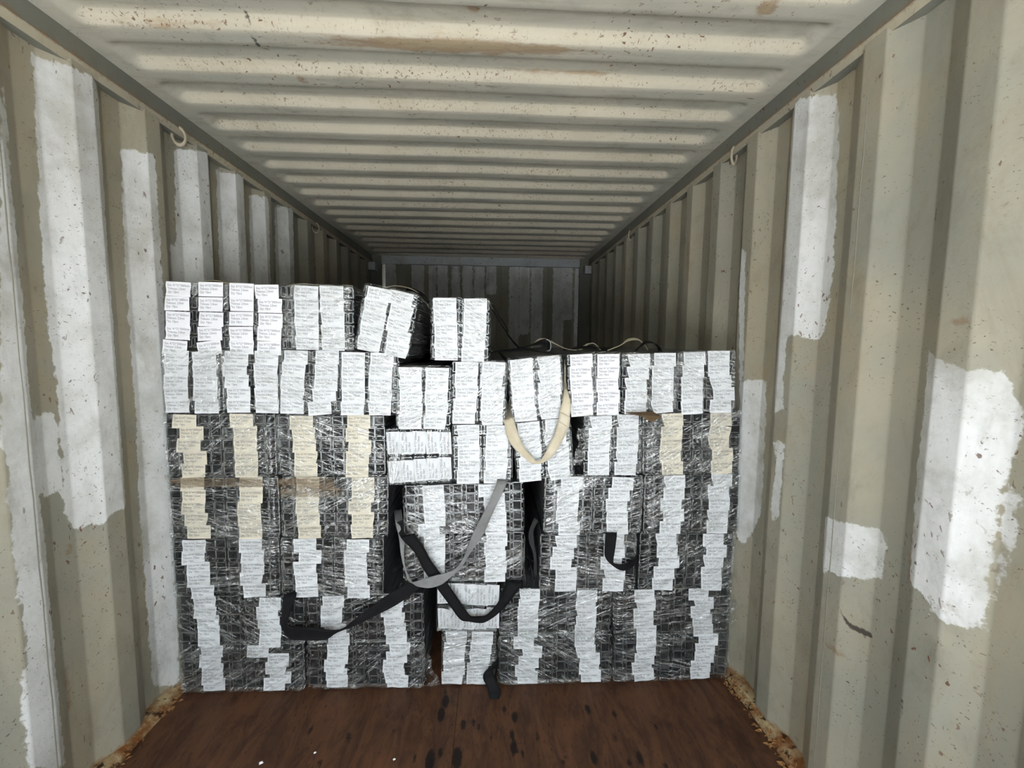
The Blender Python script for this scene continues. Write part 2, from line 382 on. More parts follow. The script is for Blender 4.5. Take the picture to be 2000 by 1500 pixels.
xs = np.concatenate([[-HW - .05, -HW], -HW + np.linspace(.05, .125, 11), np.linspace(-1.02, 1.02, 110), HW - np.linspace(.125, .05, 11), [HW, HW + .05]])
y0 = DOOR_Y
cuts = [DOOR_Y] + [RC - .06 + ROOFP * kk for kk in (-6, -1, 4, 9, 14)] + [BACK_Y + .03]
for i in range(len(cuts) - 1):
    ys = roof_ys(cuts[i], cuts[i + 1])
    X, Y = np.meshgrid(xs, ys, indexing='ij')
    e = np.clip((HW - .055 - np.abs(X)) / .05, 0, 1); e = e * e * (3 - 2 * e)
    Z = rprof(Y) * e + .006 * (vnoise(X * 2 + 5, Y * 1.5 + 3, 5) - .5)
    V = np.stack([X.ravel(), Y.ravel(), Z.ravel()], 1)
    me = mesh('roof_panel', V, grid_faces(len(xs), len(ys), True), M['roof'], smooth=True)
    P = V[:, :2]
    r = [(1 - np.hypot((P[:, 0] - a) / c, (P[:, 1] - b) / d)) * min(c, d) for a, b, c, d in blots]
    set_attr(me, 'rust', np.max(r, axis=0))
    set_attr(me, 'soot', seg_in(P, [(.006, [(-.609, 1.385), (-.617, 1.431), (-.625, 1.483), (-.628, 1.505)]), (.003, [(-.617, 1.4), (-.632, 1.5)])]))
    tt = np.mod(P[:, 1] - (RC - .017), ROOFP); set_attr(me, 'lit_slope', np.clip(1.15 - np.abs(np.where(tt > ROOFP / 2, tt - ROOFP, tt) - .017) / .028, 0, 1) * e.ravel())  # mask of the door-lit slopes, for cream brightening and rust specks
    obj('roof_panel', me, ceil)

def prism_y(name, pts, y0, y1, m, n=24):
    ys = np.linspace(y0, y1, n); v = [(x, y, z) for y in ys for x, z in pts]; q = len(pts); f = []
    for i in range(n - 1):
        for j in range(q):
            f.append((i * q + j, i * q + (j + 1) % q, (i + 1) * q + (j + 1) % q, (i + 1) * q + j))
    f += [tuple(range(q)), tuple(range((n - 1) * q, n * q))[::-1]]
    me = mesh(name, v, f, [m, M['wall_plain']], [1 if (i % q == 1 and i < (n - 1) * q) else 0 for i in range(len(f))]); set_attr(me, 'soot', np.full(len(v), -1.0)); set_attr(me, 'rust', np.array([.004 if abs(p[2] - (H - .068)) < .004 else -.05 for p in v])); return me
for nm, sx in (('trim_1', -1), ('trim_2', 1)):
    pts = [(sx * (HW + .002), H + .002), (sx * (HW - .004), H - .068), (sx * (HW + .004), H - .094), (sx * (HW + .055), H - .096), (sx * (HW + .075), H - .05), (sx * (HW + .075), H + .03), (sx * (HW + .002), H + .03)]
    rail = struct(obj(nm, prism_y(nm, pts, DOOR_Y, BACK_Y + .06, M['rail'])))
    for y, z in ((1.911, 2.268), (3.289, 2.262)) if sx < 0 else ((1.924, 2.266), (3.343, 2.272)):
        # lashing ring hanging under the rail
        R, r, nu, nv = .034, .0075, 20, 8; v = []
        for a in range(nu):
            t = 2 * math.pi * a / nu
            for b in range(nv):
                w = 2 * math.pi * b / nv
                v.append(((R + r * math.cos(w)) * math.cos(t) * .55, r * math.sin(w) + .35 * R * math.cos(t), (R + r * math.cos(w)) * math.sin(t)))
        f = [(a * nv + b, ((a + 1) % nu) * nv + b, ((a + 1) % nu) * nv + (b + 1) % nv, a * nv + (b + 1) % nv) for a in range(nu) for b in range(nv)]
        ring = obj('lashing_ring', mesh('lashing_ring', v, f, M['ring'], smooth=True), rail, (sx * (HW + .001), y, z + .004))
def tbox(nm, *a):
    me = box_mesh(nm, *a); set_attr(me, 'rust', np.full(8, -1.0)); set_attr(me, 'soot', np.full(8, -1.0)); return struct(obj(nm, me))
tbox('trim_3', -HW - .05, HW + .05, BACK_Y - .035, BACK_Y + .09, H - .085, H + .03, M['header'])      # rear header
tbox('trim_4', -HW - .04, -HW + .095, BACK_Y - .045, BACK_Y + .0, 0, H, M['rail'])                  # rear corner posts
tbox('trim_5', HW - .095, HW + .04, BACK_Y - .045, BACK_Y + .0, 0, H, M['rail'])
tbox('trim_6', -HW - .08, HW + .08, DOOR_Y - .1, DOOR_Y - .001, H - .06, H + .1, M['rail'])         # door header
for nm, sx in (('trim_7', -1), ('trim_8', 1)):     # corner castings seen beside the rear header
    x = sx * (HW - .06)
    tbox(nm, min(x, x + sx * .1), max(x, x + sx * .1), BACK_Y - .16, BACK_Y - .045, H - .17, H - .09, M['header'])

# plywood floor in two boards with a joint
floor = struct(obj('floor', None))
KN = [(-0.064,1.633,2),(-0.074,1.572,2),(-0.146,1.396,1),(-0.091,1.385,2.4),(0.002,1.391,2.4),(0.015,1.523,1.4),(0.053,1.533,1),(0.172,1.587,1.2),(0.211,1.55,1.6),(0.201,1.422,1.8),(0.231,1.402,1),(0.198,1.473,1.3),(0.291,1.46,1),(0.37,1.359,1),(0.504,1.575,1.5),(0.603,1.548,1.2),(0.575,1.449,1),(0.48,1.373,1.6),(0.6,1.35,1),(0.642,1.367,1.6),(0.743,1.486,1),(-0.554,1.518,1.1),(-0.613,1.524,.7),(-0.403,1.485,1.2),(-0.24,1.5,.9),(-0.467,1.39,1),(0.721,1.337,1),(-0.059,1.412,1.2),(0.073,1.51,1),(0.122,1.466,.8),(-0.07,1.685,1)]
for x0, x1 in ((-HW - .04, -.0158), (-.0142, HW + .04)):
    xs = np.linspace(x0, x1, 110); ys = np.concatenate([[DOOR_Y, 0, .6], np.linspace(1.0, 1.8, 90), [3, BACK_Y]])
    X, Y = np.meshgrid(xs, ys, indexing='ij')
    V = np.stack([X.ravel(), Y.ravel(), .0012 * (vnoise(X.ravel() * 9 + 20, Y.ravel() * 4, 3) - .9)], 1)
    nT = len(V); f = grid_faces(len(xs), len(ys), True)
    ring = [i * len(ys) for i in range(len(xs))]
    V2 = np.vstack([V, [(x0, DOOR_Y, -.028), (x1, DOOR_Y, -.028), (x1, BACK_Y, -.028), (x0, BACK_Y, -.028)]])
    f += [(nT, nT + 3, nT + 2, nT + 1)]
    f += [tuple(range((len(xs) - 1) * len(ys), len(xs) * len(ys))) + (nT + 2, nT + 1)] if x0 < -1 else [tuple(range(len(ys)))[::-1] + (nT, nT + 3)]
    me = mesh('plywood_board', V2, f, M['floor'])
    kd = [-.05 + 0 * V2[:, 0]]
    for a, b, s in KN: kd.append((1 - np.hypot((V2[:, 0] - a) / (.0075 * s), (V2[:, 1] - b) / (.019 * s))) * .0075 * s)
    set_attr(me, 'knot', np.max(kd, axis=0))
    obj('plywood_board', me, floor)
obj('joist', box_mesh('joist', -.06, .03, DOOR_Y, BACK_Y, -.06, -.0285, M['floor']), floor)
struct(obj('ground', mesh('ground', [(-60, -80, -1.25), (60, -80, -1.25), (60, 40, -1.25), (-60, 40, -1.25)], [(0, 1, 2, 3)], M['yard'])))

struct(obj('light_block_wall', box_mesh('light_block_wall', -40, 40, -17, -15, -1.25, 4.6, M['light_block'])))   # added unseen wall that cuts horizon light reaching the container's deep end

# rusty caulked strip along both feet of the walls and the flakes lying on it
for nm, sx in (('baseboard_left', -1), ('baseboard_right', 1)):
    n = 160; ys = np.linspace(DOOR_Y, BACK_Y, n); v = []; f = []
    for i, y in enumerate(ys):
        j = .010 * (vnoise(np.array([y * 9.]), np.array([1.5]), 9 + sx)[0] - .5) + .008 * (vnoise(np.array([y * 37.]), np.array([3.5]), 19 + sx)[0] - .5)
        xi = sx * (HW - .022 + j)
        for (x, z) in ((sx * (HW + .04), .03), (sx * (HW + .0), .026 + j * .4), (sx * (HW - .010) , .018 + j * .5), (xi, .004), (xi, -.004)): v.append((x, y, z))
    for i in range(n - 1):
        for q in range(4):
            a = i * 5 + q; t = (a, a + 1, a + 6, a + 5); f.append(t if sx < 0 else t[::-1])
    struct(obj(nm, mesh(nm, v, f, M['edge'])))
v = []; f = []
for i in range(520):
    sx = -1 if i % 4 == 0 else 1
    y = rng.uniform(.6, 1.72); x = sx * (HW + rng.uniform(-.05, .012)); z = .006 + rng.uniform(0, .02) * (1 if abs(x) > HW - .03 else .2)
    s = rng.uniform(.003, .013); a = rng.uniform(0, 6.3); el = rng.uniform(.3, .9); b = len(v)
    for kx, ky, kz in ((1, 0, .1), (0, el, .3), (-1, 0, .0), (0, -el, .4)):
        v.append((x + s * (kx * math.cos(a) - ky * math.sin(a)), y + s * (kx * math.sin(a) + ky * math.cos(a)), z + kz * s))
    f.append((b, b + 1, b + 2, b + 3))
fk = obj('rust_flakes', mesh('rust_flakes', v, f, M['flake'])); fk['kind'] = 'stuff'
thing(fk, 'brown rust flakes and chips lying along the feet of the container walls', 'rust')

# ------------------------------------------------------------------ cargo: film-wrapped bundles of strut channel
CH_LEN = 3.0
def channel_mesh(W, Ht, lip, t):
    """lipped C section, open at the top, extruded 3 m back"""
    c = t * 1.6; ci = c * .35; d = max(t * 1.3, lip * .4)
    out = [(lip, Ht - d), (lip, Ht), (c, Ht), (0, Ht - c), (0, c), (c, 0), (W - c, 0), (W, c), (W, Ht - c), (W - c, Ht), (W - lip, Ht), (W - lip, Ht - d)]
    inn = [(lip - t, Ht - d), (lip - t, Ht - t), (t + ci, Ht - t), (t, Ht - t - ci), (t, t + ci), (t + ci, t), (W - t - ci, t), (W - t, t + ci), (W - t, Ht - t - ci), (W - t - ci, Ht - t), (W - lip + t, Ht - t), (W - lip + t, Ht - d)]
    n = len(out); me = bpy.data.meshes.new('channel'); bm = bmesh.new()
    mk = lambda pts, y: [bm.verts.new((x - W / 2, y, z - Ht / 2)) for x, z in pts]
    oa, ia, ob, ib = mk(out, 0), mk(inn, 0), mk(out, CH_LEN), mk(inn, CH_LEN)
    for q in range(n - 1):
        bm.faces.new((oa[q], oa[q + 1], ob[q + 1], ob[q])); bm.faces.new((ia[q + 1], ia[q], ib[q], ib[q + 1]))
        bm.faces.new((oa[q + 1], oa[q], ia[q], ia[q + 1])).material_index = 1; bm.faces.new((ob[q], ob[q + 1], ib[q + 1], ib[q]))
    for q in (0, n - 1): bm.faces.new((oa[q], ia[q], ib[q], ob[q]))
    bmesh.ops.recalc_face_normals(bm, faces=bm.faces)
    bm.to_mesh(me); bm.free(); me.materials.append(M['steel_in']); me.materials.append(M['steel']); return me
CH_BIG = channel_mesh(.0405, .0405, .0088, .0020)
CH_SML = channel_mesh(.0405, .0205, .0085, .0020)

# label sheets: paper plus printed lines, several ways of curling
LW, LH = .0895, .0535
def text_verts(lines):
    cu = bpy.data.curves.new('print', 'FONT'); cu.body = '\n'.join(lines); cu.size = .0124; cu.space_line = 1.02; cu.resolution_u = 2
    o = bpy.data.objects.new('print', cu); COL.objects.link(o)
    dg = bpy.context.evaluated_depsgraph_get(); dg.update()
    me = o.evaluated_get(dg).to_mesh()
    V = np.array([v.co[:2] for v in me.vertices]); F = [tuple(p.vertices) for p in me.polygons]
    o.evaluated_get(dg).to_mesh_clear()
    bpy.data.objects.remove(o); bpy.data.curves.remove(cu)
    V[:, 0] = (V[:, 0] - V[:, 0].min()) * (.079 / np.ptp(V[:, 0])) - LW / 2 + .006
    V[:, 1] = V[:, 1] - V[:, 1].max() + LH / 2 - .008
    return V, F
def curl(kind, x, z):
    u = x / LW + .5; w = .5 - z / LH                       # w: 0 at the top edge, 1 at the hem
    y = -.0035 - .0035 * w
    if kind == 0: y = y - .0012 * np.sin(u * 5)
    elif kind == 1: y = y - .006 * np.clip(w - .55, 0, 1) ** 1.5 * 2
    elif kind == 2: y = y - .012 * np.clip(u + w - 1.35, 0, 1) ** 1.2
    elif kind == 3: y = y - .012 * np.clip(w - u - .25, 0, 1) ** 1.2
    elif kind == 4: y = y - .0022 * np.sin(w * 7 + u * 3)
    elif kind == 5: y = y - .003 * np.abs(np.sin(u * 4.4 + w * 2)) - .002 * w
    return y
def label_mesh(lines, kind, mat):
    T, TF = text_verts(lines)
    us = np.linspace(-LW / 2, LW / 2, 13); ws = np.linspace(-LH / 2, LH / 2, 9)
    X, Z = np.meshgrid(us, ws, indexing='ij'); x, z = X.ravel(), Z.ravel()
    sx = x.copy(); 
    if kind == 2: sx = x - .010 * np.clip((x / LW + .5) + (.5 - z / LH) - 1.45, 0, 1)
    if kind == 3: sx = x + .012 * np.clip((.5 - z / LH) - (x / LW + .5) - .3, 0, 1)
    sheet = np.stack([sx, curl(kind, x, z), z], 1)
    ink = np.stack([T[:, 0], curl(kind, T[:, 0], T[:, 1]) - .0006, T[:, 1]], 1)
    f = grid_faces(13, 9) ; n = len(sheet)
    f2 = [tuple(i + n for i in q) for q in TF]
    return mesh('paper_label', np.vstack([sheet, ink]), f + f2, [M[mat], M['ink']], [0] * len(f) + [1] * len(f2))
LABELS = {}
for key, size, thick, mat in (('s', '41*21*3000mm', '2.0mm', 'paper'), ('c', '41*41*3000mm', '2.5mm', 'cream'), ('w', '41*41*3000mm', '2.0mm', 'paper')):
    LABELS[key] = [label_mesh(['Size: ' + size, 'Thikness: ' + thick, 'Qty: 10pcs'], q, mat) for q in range(6)]
LABELS['v'] = LABELS['w']

def ridge(u, v, seed):
    return 1 - 2 * np.abs(vnoise(u, v, seed) - .5)
def film_mesh(w, h, seed, y0, amp, loose=0.0):
    """wrapped film: crumpled sheet over the channel ends, running back round the sides"""
    r = np.random.default_rng(seed)
    N = 57; m = .0045
    s = np.linspace(-1, 1, N); s = np.sign(s) * (1 - (1 - np.abs(s)) ** 1.25)
    U, Wv = np.meshgrid(s, s, indexing='ij'); u, z = U.ravel(), Wv.ravel()
    X = u * (w / 2 + m); Z = h / 2 + z * (h / 2 + m)
    d = np.minimum(1 - np.abs(u), 1 - np.abs(z))
    a = r.uniform(-.9, .9); ca, sa = math.cos(a), math.sin(a)
    p, q = X * ca + Z * sa + 3, -X * sa + Z * ca + 3
    hgt = .5 * ridge(p * 8, q * 34, seed) + .55 * ridge(p * 17 + 1.2 * vnoise(X * 30 + 9, Z * 30 + 9, seed + 3), q * 19, seed + 1) + .5 * vnoise(X * 14 + 5, Z * 14 + 5, seed + 2) - .1
    sag = np.clip(d / .10, 0, 1)
    Y = y0 - amp * (hgt - .6) * sag + .016 * (1 - np.clip(d / .07, 0, 1)) ** 2
    # corners drawn in
    k = np.clip(np.abs(u) + np.abs(z) - 1.82, 0, 1); X = X * (1 - .12 * k); Z = h / 2 + (Z - h / 2) * (1 - .12 * k)
    V = np.stack([X, Y, Z], 1); F = grid_faces(N, N)
    loop = [i * N for i in range(N)] + [(N - 1) * N + j for j in range(1, N)] + [i * N + N - 1 for i in range(N - 2, -1, -1)] + [j for j in range(N - 2, 0, -1)]
    loop = loop[::1]; base = V[loop]; L = len(loop); prev = list(loop); Vs = [V]; nv = len(V)
    t = np.arange(L) / L * 40
    for kd, y in enumerate((.03, .06, .12, .2, .32, .48, .7, 1.0, 1.5, 2.2, 2.98)):
        b = base.copy(); cx = b[:, 0]; cz = b[:, 2] - h / 2
        # pull to a full rectangle and wrinkle (never into the neighbour by more than a few mm)
        ux = np.clip(cx / (w / 2 + m), -1, 1); uz = np.clip(cz / (h / 2 + m), -1, 1)
        g = .0032 * (vnoise(t * 1.0 + kd * .7, np.full(L, kd * 1.3 + .2), seed + 7) - .7)
        b[:, 0] = ux * (w / 2 + m * .7) + np.where(np.abs(ux) > .97, np.sign(ux) * g, 0)
        b[:, 2] = h / 2 + uz * (h / 2 + m * .7) + np.where(np.abs(uz) > .97, np.sign(uz) * g, 0)
        if loose:      # slack film standing off the open side
            b[:, 0] += np.where(ux > .97, loose * (.3 + 1.2 * vnoise(t * 1.6 + kd * 2.3, np.full(L, kd * 2.1 + 1.2), seed + 9)) * min(1, kd / 2 + .2), 0)
        b[:, 1] = y + .012 * (vnoise(t * 2, np.full(L, kd * 2.), seed + 8) - .5) * (y > .05)
        Vs.append(b); cur = list(range(nv, nv + L)); nv += L
        F += [(prev[i], cur[i], cur[(i + 1) % L], prev[(i + 1) % L]) for i in range(L)]
        prev = cur
    return mesh('stretch_film', np.vstack(Vs), F, M['film'], smooth=True)

# key: kind, centre x, centre z, width, height, lean, label offsets of the two columns
BUNDLES = [
    ('A1','s',-1.005,1.536,0.228,0.249,-0.025,[-0.063,-0.067,-0.068,-0.069,-0.082],[0.055,0.054,0.056,0.048,0.045]),
    ('A2','s',-0.768,1.535,0.227,0.248,-0.016,[-0.068,-0.069,-0.071,-0.074,-0.073],[0.025,0.036,0.037,0.031,0.031]),
    ('A3','s',-0.536,1.536,0.227,0.242,-0.015,[-0.058,-0.059,-0.058,-0.058,-0.059],[0.035,0.037,0.039,0.039,0.04]),
    ('A4','s',-0.294,1.525,0.206,0.249,-0.185,None,None),
    ('A5','s',-0.009,1.498,0.224,0.236,-0.009,None,None),
    ('B1','s',-1.032,1.287,0.215,0.235,-0.008,[-0.056,-0.059,-0.063,-0.064,-0.061],[0.046,0.046,0.047,0.044,0.05]),
    ('B2','s',-0.814,1.288,0.211,0.234,-0.015,[-0.05,-0.059,-0.051,-0.047,-0.049],[0.061,0.057,0.058,0.057,0.059]),
    ('B3','s',-0.592,1.288,0.224,0.243,-0.013,[-0.052,-0.063,-0.066,-0.068,-0.071],[0.068,0.063,0.061,0.053,0.035]),
    ('B4','s',-0.365,1.284,0.219,0.244,-0.023,[-0.062,-0.062,-0.061,-0.061,-0.065],[0.049,0.044,0.042,0.045,0.04]),
    ('B5','s',-0.153,1.23,0.211,0.238,-0.006,None,None),
    ('B6','s',0.065,1.25,0.212,0.243,-0.009,None,None),
    ('B7','s',0.294,1.268,0.212,0.244,0.081,None,None),
    ('B8','s',0.53,1.285,0.217,0.245,0.034,None,None),
    ('B9','s',0.753,1.291,0.219,0.237,0.028,None,None),
    ('B10','s',0.984,1.298,0.23,0.242,0.045,[-0.05,-0.055,-0.06,-0.06,-0.062],[0.048,0.05,0.057,0.072,0.058]),
    ('C1','c',-0.942,1.038,0.414,0.247,-0.0,[-0.127,-0.105,-0.116,-0.096,-0.105],[0.085,0.098,0.096,0.098,0.096]),
    ('C2','c',-0.52,1.035,0.415,0.239,0.003,[-0.111,-0.105,-0.101,-0.098,-0.1],[0.112,0.104,0.114,0.103,0.1]),
    ('C3','r',-0.175,0.99,0.248,0.222,0.04,None,None),
    ('C4','s',0.08,1.004,0.234,0.231,0.003,None,None),
    ('C5','s',0.326,1.018,0.229,0.238,0.097,None,None),
    ('C6','s',0.611,1.038,0.234,0.242,0.018,[-0.051,-0.056,-0.058,-0.06,-0.06],[0.059,0.059,0.058,0.056,0.05]),
    ('C7','c',0.945,1.043,0.409,0.254,0.027,[-0.087,-0.089,-0.092,-0.095,-0.084],[0.116,0.113,0.108,0.127,0.122]),
    ('D1','c',-0.944,0.786,0.419,0.244,-0.002,[-0.115,-0.112,-0.115,-0.108,-0.1],[0.111,0.108,0.099,0.098,0.101]),
    ('D2','c',-0.512,0.785,0.416,0.249,-0.013,[-0.104,-0.104,-0.107,-0.104,-0.1],[0.113,0.113,0.099,0.112,0.107]),
    ('D3','v',0.006,0.773,0.481,0.198,0.029,[-0.122,-0.121,-0.119,-0.12,-0.145],[0.103,0.123,0.125,0.128,0.127]),
    ('D4','w',0.537,0.786,0.402,0.24,-0.012,[-0.093,-0.107,-0.107,-0.111,-0.098],[0.118,0.104,0.096,0.1,0.103]),
    ('D5','w',0.954,0.788,0.402,0.248,0.015,[-0.079,-0.08,-0.092,-0.079,-0.093],[0.12,0.108,0.112,0.108,0.106]),
    ('E1','w',-0.949,0.536,0.413,0.237,-0.001,[-0.118,-0.122,-0.104,-0.107,-0.094],[0.101,0.107,0.106,0.099,0.109]),
    ('E2','w',-0.526,0.533,0.402,0.239,-0.011,[-0.107,-0.087,-0.109,-0.105,-0.103],[0.104,0.092,0.093,0.095,0.105]),
    ('E3','v',0.006,0.568,0.489,0.196,0.0,[-0.12,-0.12,-0.12,-0.121,-0.121],[0.134,0.125,0.13,0.132,0.126]),
    ('E4','w',0.521,0.538,0.4,0.238,0.002,[-0.094,-0.105,-0.114,-0.091,-0.093],[0.104,0.109,0.096,0.113,0.107]),
    ('E5','w',0.945,0.535,0.404,0.243,-0.013,[-0.096,-0.088,-0.078,-0.097,-0.101],[0.107,0.125,0.113,0.108,0.11]),
    ('F1','v',-0.897,0.311,0.499,0.198,-0.02,[-0.14,-0.139,-0.129,-0.128,-0.128],[0.118,0.105,0.11,0.117,0.115]),
    ('F2','v',-0.401,0.308,0.474,0.202,-0.003,[-0.126,-0.134,-0.135,-0.118,-0.107],[0.115,0.108,0.12,0.123,0.128]),
    ('F3','r',0.02,0.355,0.249,0.213,-0.018,None,None),
    ('F4','v',0.394,0.317,0.475,0.199,-0.014,[-0.116,-0.118,-0.122,-0.12,-0.119],[0.127,0.123,0.127,0.127,0.122]),
    ('F5','v',0.892,0.311,0.504,0.196,0.007,[-0.125,-0.118,-0.127,-0.125,-0.112],[0.109,0.134,0.121,0.13,0.136]),
    ('G1','v',-0.902,0.106,0.494,0.195,-0.012,[-0.117,-0.125,-0.117,-0.117,-0.113],[0.065,0.146,0.136,0.153,0.128]),
    ('G2','v',-0.402,0.099,0.478,0.204,-0.016,[-0.114,-0.115,-0.127,-0.12,-0.117],[0.139,0.127,0.114,0.118,0.133]),
    ('G3','s',0.027,0.122,0.224,0.238,-0.025,[-0.057,-0.061,-0.065,-0.062,-0.069],[0.053,0.048,0.044,0.037,0.036]),
    ('G4','v',0.392,0.102,0.483,0.217,-0.001,[-0.136,-0.1,-0.114,-0.128,-0.117],[0.124,0.129,0.149,0.146,0.155]),
    ('G5','v',0.897,0.096,0.505,0.22,0.011,[-0.114,-0.115,-0.12,-0.132,-0.122],[0.157,0.143,0.142,0.127,0.124]),
]
#  s small channel / c large channel with cream labels / w large, white labels / v large channel lying on its side, white labels / r small bundle turned on its side
FILM_BEHIND = {'A1', 'A2', 'B8'}        # labels stuck on the outside of the film
NAMES = {
 'A1': 'topmost-tier small channel bundle against the white-painted wall, lowest label hanging over the bundle below',
 'A2': 'second small channel bundle of the top tier, crisp white labels outside its film',
 'A3': 'third small channel bundle of the top tier, upright, beside the leaning one',
 'A4': 'leaning small channel bundle on the top tier, tipped clockwise, film glaring white',
 'A5': 'small channel bundle standing alone at the open end of the top tier',
 'B1': 'small channel bundle under the first top-tier bundle, against the white-painted wall',
 'B2': 'small channel bundle under the second top-tier bundle, two neat label columns',
 'B3': 'small channel bundle with crumpled, crooked labels under the third top-tier bundle',
 'B4': 'small channel bundle with film-creased grey labels under the leaning top bundle',
 'B5': 'small channel bundle sunk lower than its row, above the sideways bundle',
 'B6': 'small channel bundle under the lone top bundle, lowest labels out of line',
 'B7': 'small channel bundle tipped beside the cream sling, above the sling loop',
 'B8': 'small channel bundle just beyond the cream sling, grey cells bare along one edge',
 'B9': 'second small channel bundle from the far wall in the upper full row',
 'B10': 'last small channel bundle of the upper full row, against the beige wall',
 'C1': 'large channel bundle with cream labels, upper one against the white-painted wall',
 'C2': 'large channel bundle with cream labels, upper one next to the sideways bundle',
 'C3': 'small channel bundle lying on its side, labels reading upwards, below the sunken bundle',
 'C4': 'small channel bundle with glaring film streaks beside the upper sideways bundle',
 'C5': 'small channel bundle behind the hanging loop of the cream sling, slightly tipped',
 'C6': 'small channel bundle between the sling loop and the cream-labelled bundle by the beige wall',
 'C7': 'large channel bundle with cream labels against the beige wall',
 'D1': 'large channel bundle with cream labels under brown-stained film, lower one against the white-painted wall',
 'D2': 'large channel bundle with cream labels, lower one beside the black gap',
 'D3': 'large channel bundle crossed by the upper grey strap, creased label column',
 'D4': 'large white-labelled channel bundle above the short black strap loop',
 'D5': 'large white-labelled channel bundle directly below the cream-labelled one at the beige wall',
 'E1': 'large white-labelled channel bundle below two cream-labelled ones, against the white-painted wall',
 'E2': 'large white-labelled channel bundle below the cream-labelled ones, above the low black strap',
 'E3': 'large channel bundle behind the knee of the grey strap and the crossing black strap',
 'E4': 'large white-labelled channel bundle with the short black strap loop hanging on it',
 'E5': 'large white-labelled channel bundle against the beige wall, second above the flat wide ones',
 'F1': 'flat wide channel bundle, second from the floor, black strap dropping at its edge',
 'F2': 'flat wide channel bundle behind the rising low black strap',
 'F3': 'sideways small channel bundle behind the bottom bend of the black strap',
 'F4': 'flat wide channel bundle, second from the floor, beside the lower sideways bundle',
 'F5': 'flat wide channel bundle, second from the floor, against the beige wall',
 'G1': 'flat wide channel bundle on the floor against the white-painted wall, one label shifted',
 'G2': 'flat wide channel bundle on the floor with torn film trailing at its corner',
 'G3': 'narrow small channel bundle on the floor in the middle, black strap end beside it',
 'G4': 'flat wide channel bundle on the floor with long diagonal film folds',
 'G5': 'flat wide channel bundle on the floor against the beige wall',
}
def bundle(key, kind, cx, cz, w, h, a, Lx, Rx):
    r = np.random.default_rng(sum(map(ord, key)) * 7 + 1)
    lay = kind
    if kind == 'r': w, h, a, lay = h, w, a + math.pi / 2, 's'      # turned a quarter
    if key[0] == 'G':                                               # stands on the floor
        top = cz + h / 2; bot = max(.004 + abs(math.sin(a)) * w / 2, cz - h / 2); cz, h = (top + bot) / 2, top - bot
    ca, sa = math.cos(a), math.sin(a)
    yj = float(r.uniform(-.006, .006))
    # rotation about the y axis that lifts +x towards +z by a
    root = obj('channel_bundle', None, None, (cx + sa * h / 2, FRONT_Y + yj, cz - ca * h / 2), (0, -a, 0))
    thing(root, NAMES[key], 'bundle', 'wrapped bundles of steel channel')
    half = w / 2 - .003; rh = h / 5
    if lay == 's': ch, ncol = CH_SML, 5
    else: ch, ncol = CH_BIG, 5
    cw = half / ncol
    def put(x, z, ang, sx=1.0, sz=1.0):
        o = obj('channel', ch, root, (x, float(abs(r.normal(0, .004))), z), (0, ang, 0)); o.scale = (sx, 1, sz)
    for hf in (0, 1):
        x0 = -w / 2 + hf * (w / 2 + .003)
        for row in range(5):
            zc = h - (row + .5) * rh
            jx = float(r.uniform(-.0015, .0015))
            for c in range(ncol):
                xc = x0 + (c + .5) * cw + jx
                if lay == 's':       # stood on edge, two channels mouth to mouth, slightly telescoped
                    k = rh / .0485 * 1.0
                    put(xc - .0012, zc, -math.pi / 2, k, cw / .0236); put(xc + .0012, zc + .001, math.pi / 2, k * .97, cw / .0236)
                elif lay == 'v':     # on their sides, telescoped sideways
                    s = rh / .0410
                    put(xc - .0026, zc, -math.pi / 2, s, 1.02); put(xc + .0030, zc + .0006, math.pi / 2, s * .97, 1.02)
                else:                # upright pairs telescoped by a few millimetres
                    s = cw / .0413
                    put(xc, zc - .0034, math.pi, s, 1.0); put(xc + .0012, zc + .0034, 0, s * .96, 1.0)
    # labels
    behind = key in FILM_BEHIND
    msh = LABELS['s' if lay == 's' else kind]
    pitch = .0545 if key in ('A1', 'A2') else rh
    sc = .96 if kind == 'v' else 1.0
    for hf, xs in ((0, Lx), (1, Rx)):
        drift = r.uniform(-.0035, .0035)
        for row in range(5):
            if xs: x = xs[row]
            else: x = (-1, 1)[hf] * w * .245 + drift * (row - 2) + float(r.uniform(-.004, .004))
            z = h - (row + .5) * pitch + float(r.uniform(-.003, .003)) - (.004 if pitch == rh else -.001)
            tilt = float(r.normal(0, .022)); kk = int(r.integers(0, 6))
            if key == 'C7' and hf == 1 and row == 1: tilt = -.26
            if key == 'B3' and hf == 1 and row == 4: tilt = .12
            if key in ('B3', 'F1', 'G2') and row in (1, 3): tilt += .06 * (1 if hf else -1)
            if key == 'A1' and hf == 1 and row >= 3: tilt = .07 + .1 * (row == 4)
            z = max(z, LH * sc / 2 + .001) if key[0] == 'G' else z
            o = obj('paper_label', msh[kk], root, (x, -.0045 - .0003 * row, z), (0, -tilt, 0)); o.scale = (sc, 1, sc)
    # film
    if behind: fm = film_mesh(w, h, 100 + sum(map(ord, key)), -.0022, .0018)
    else: fm = film_mesh(w, h, 100 + sum(map(ord, key)), -.0215, .0075, {'A3': .012, 'A4': .022, 'A5': .012, 'B4': .008}.get(key, 0))
    obj('stretch_film', fm, root)
    return root
ROOT = {}
for b in BUNDLES: ROOT[b[0]] = bundle(*b)

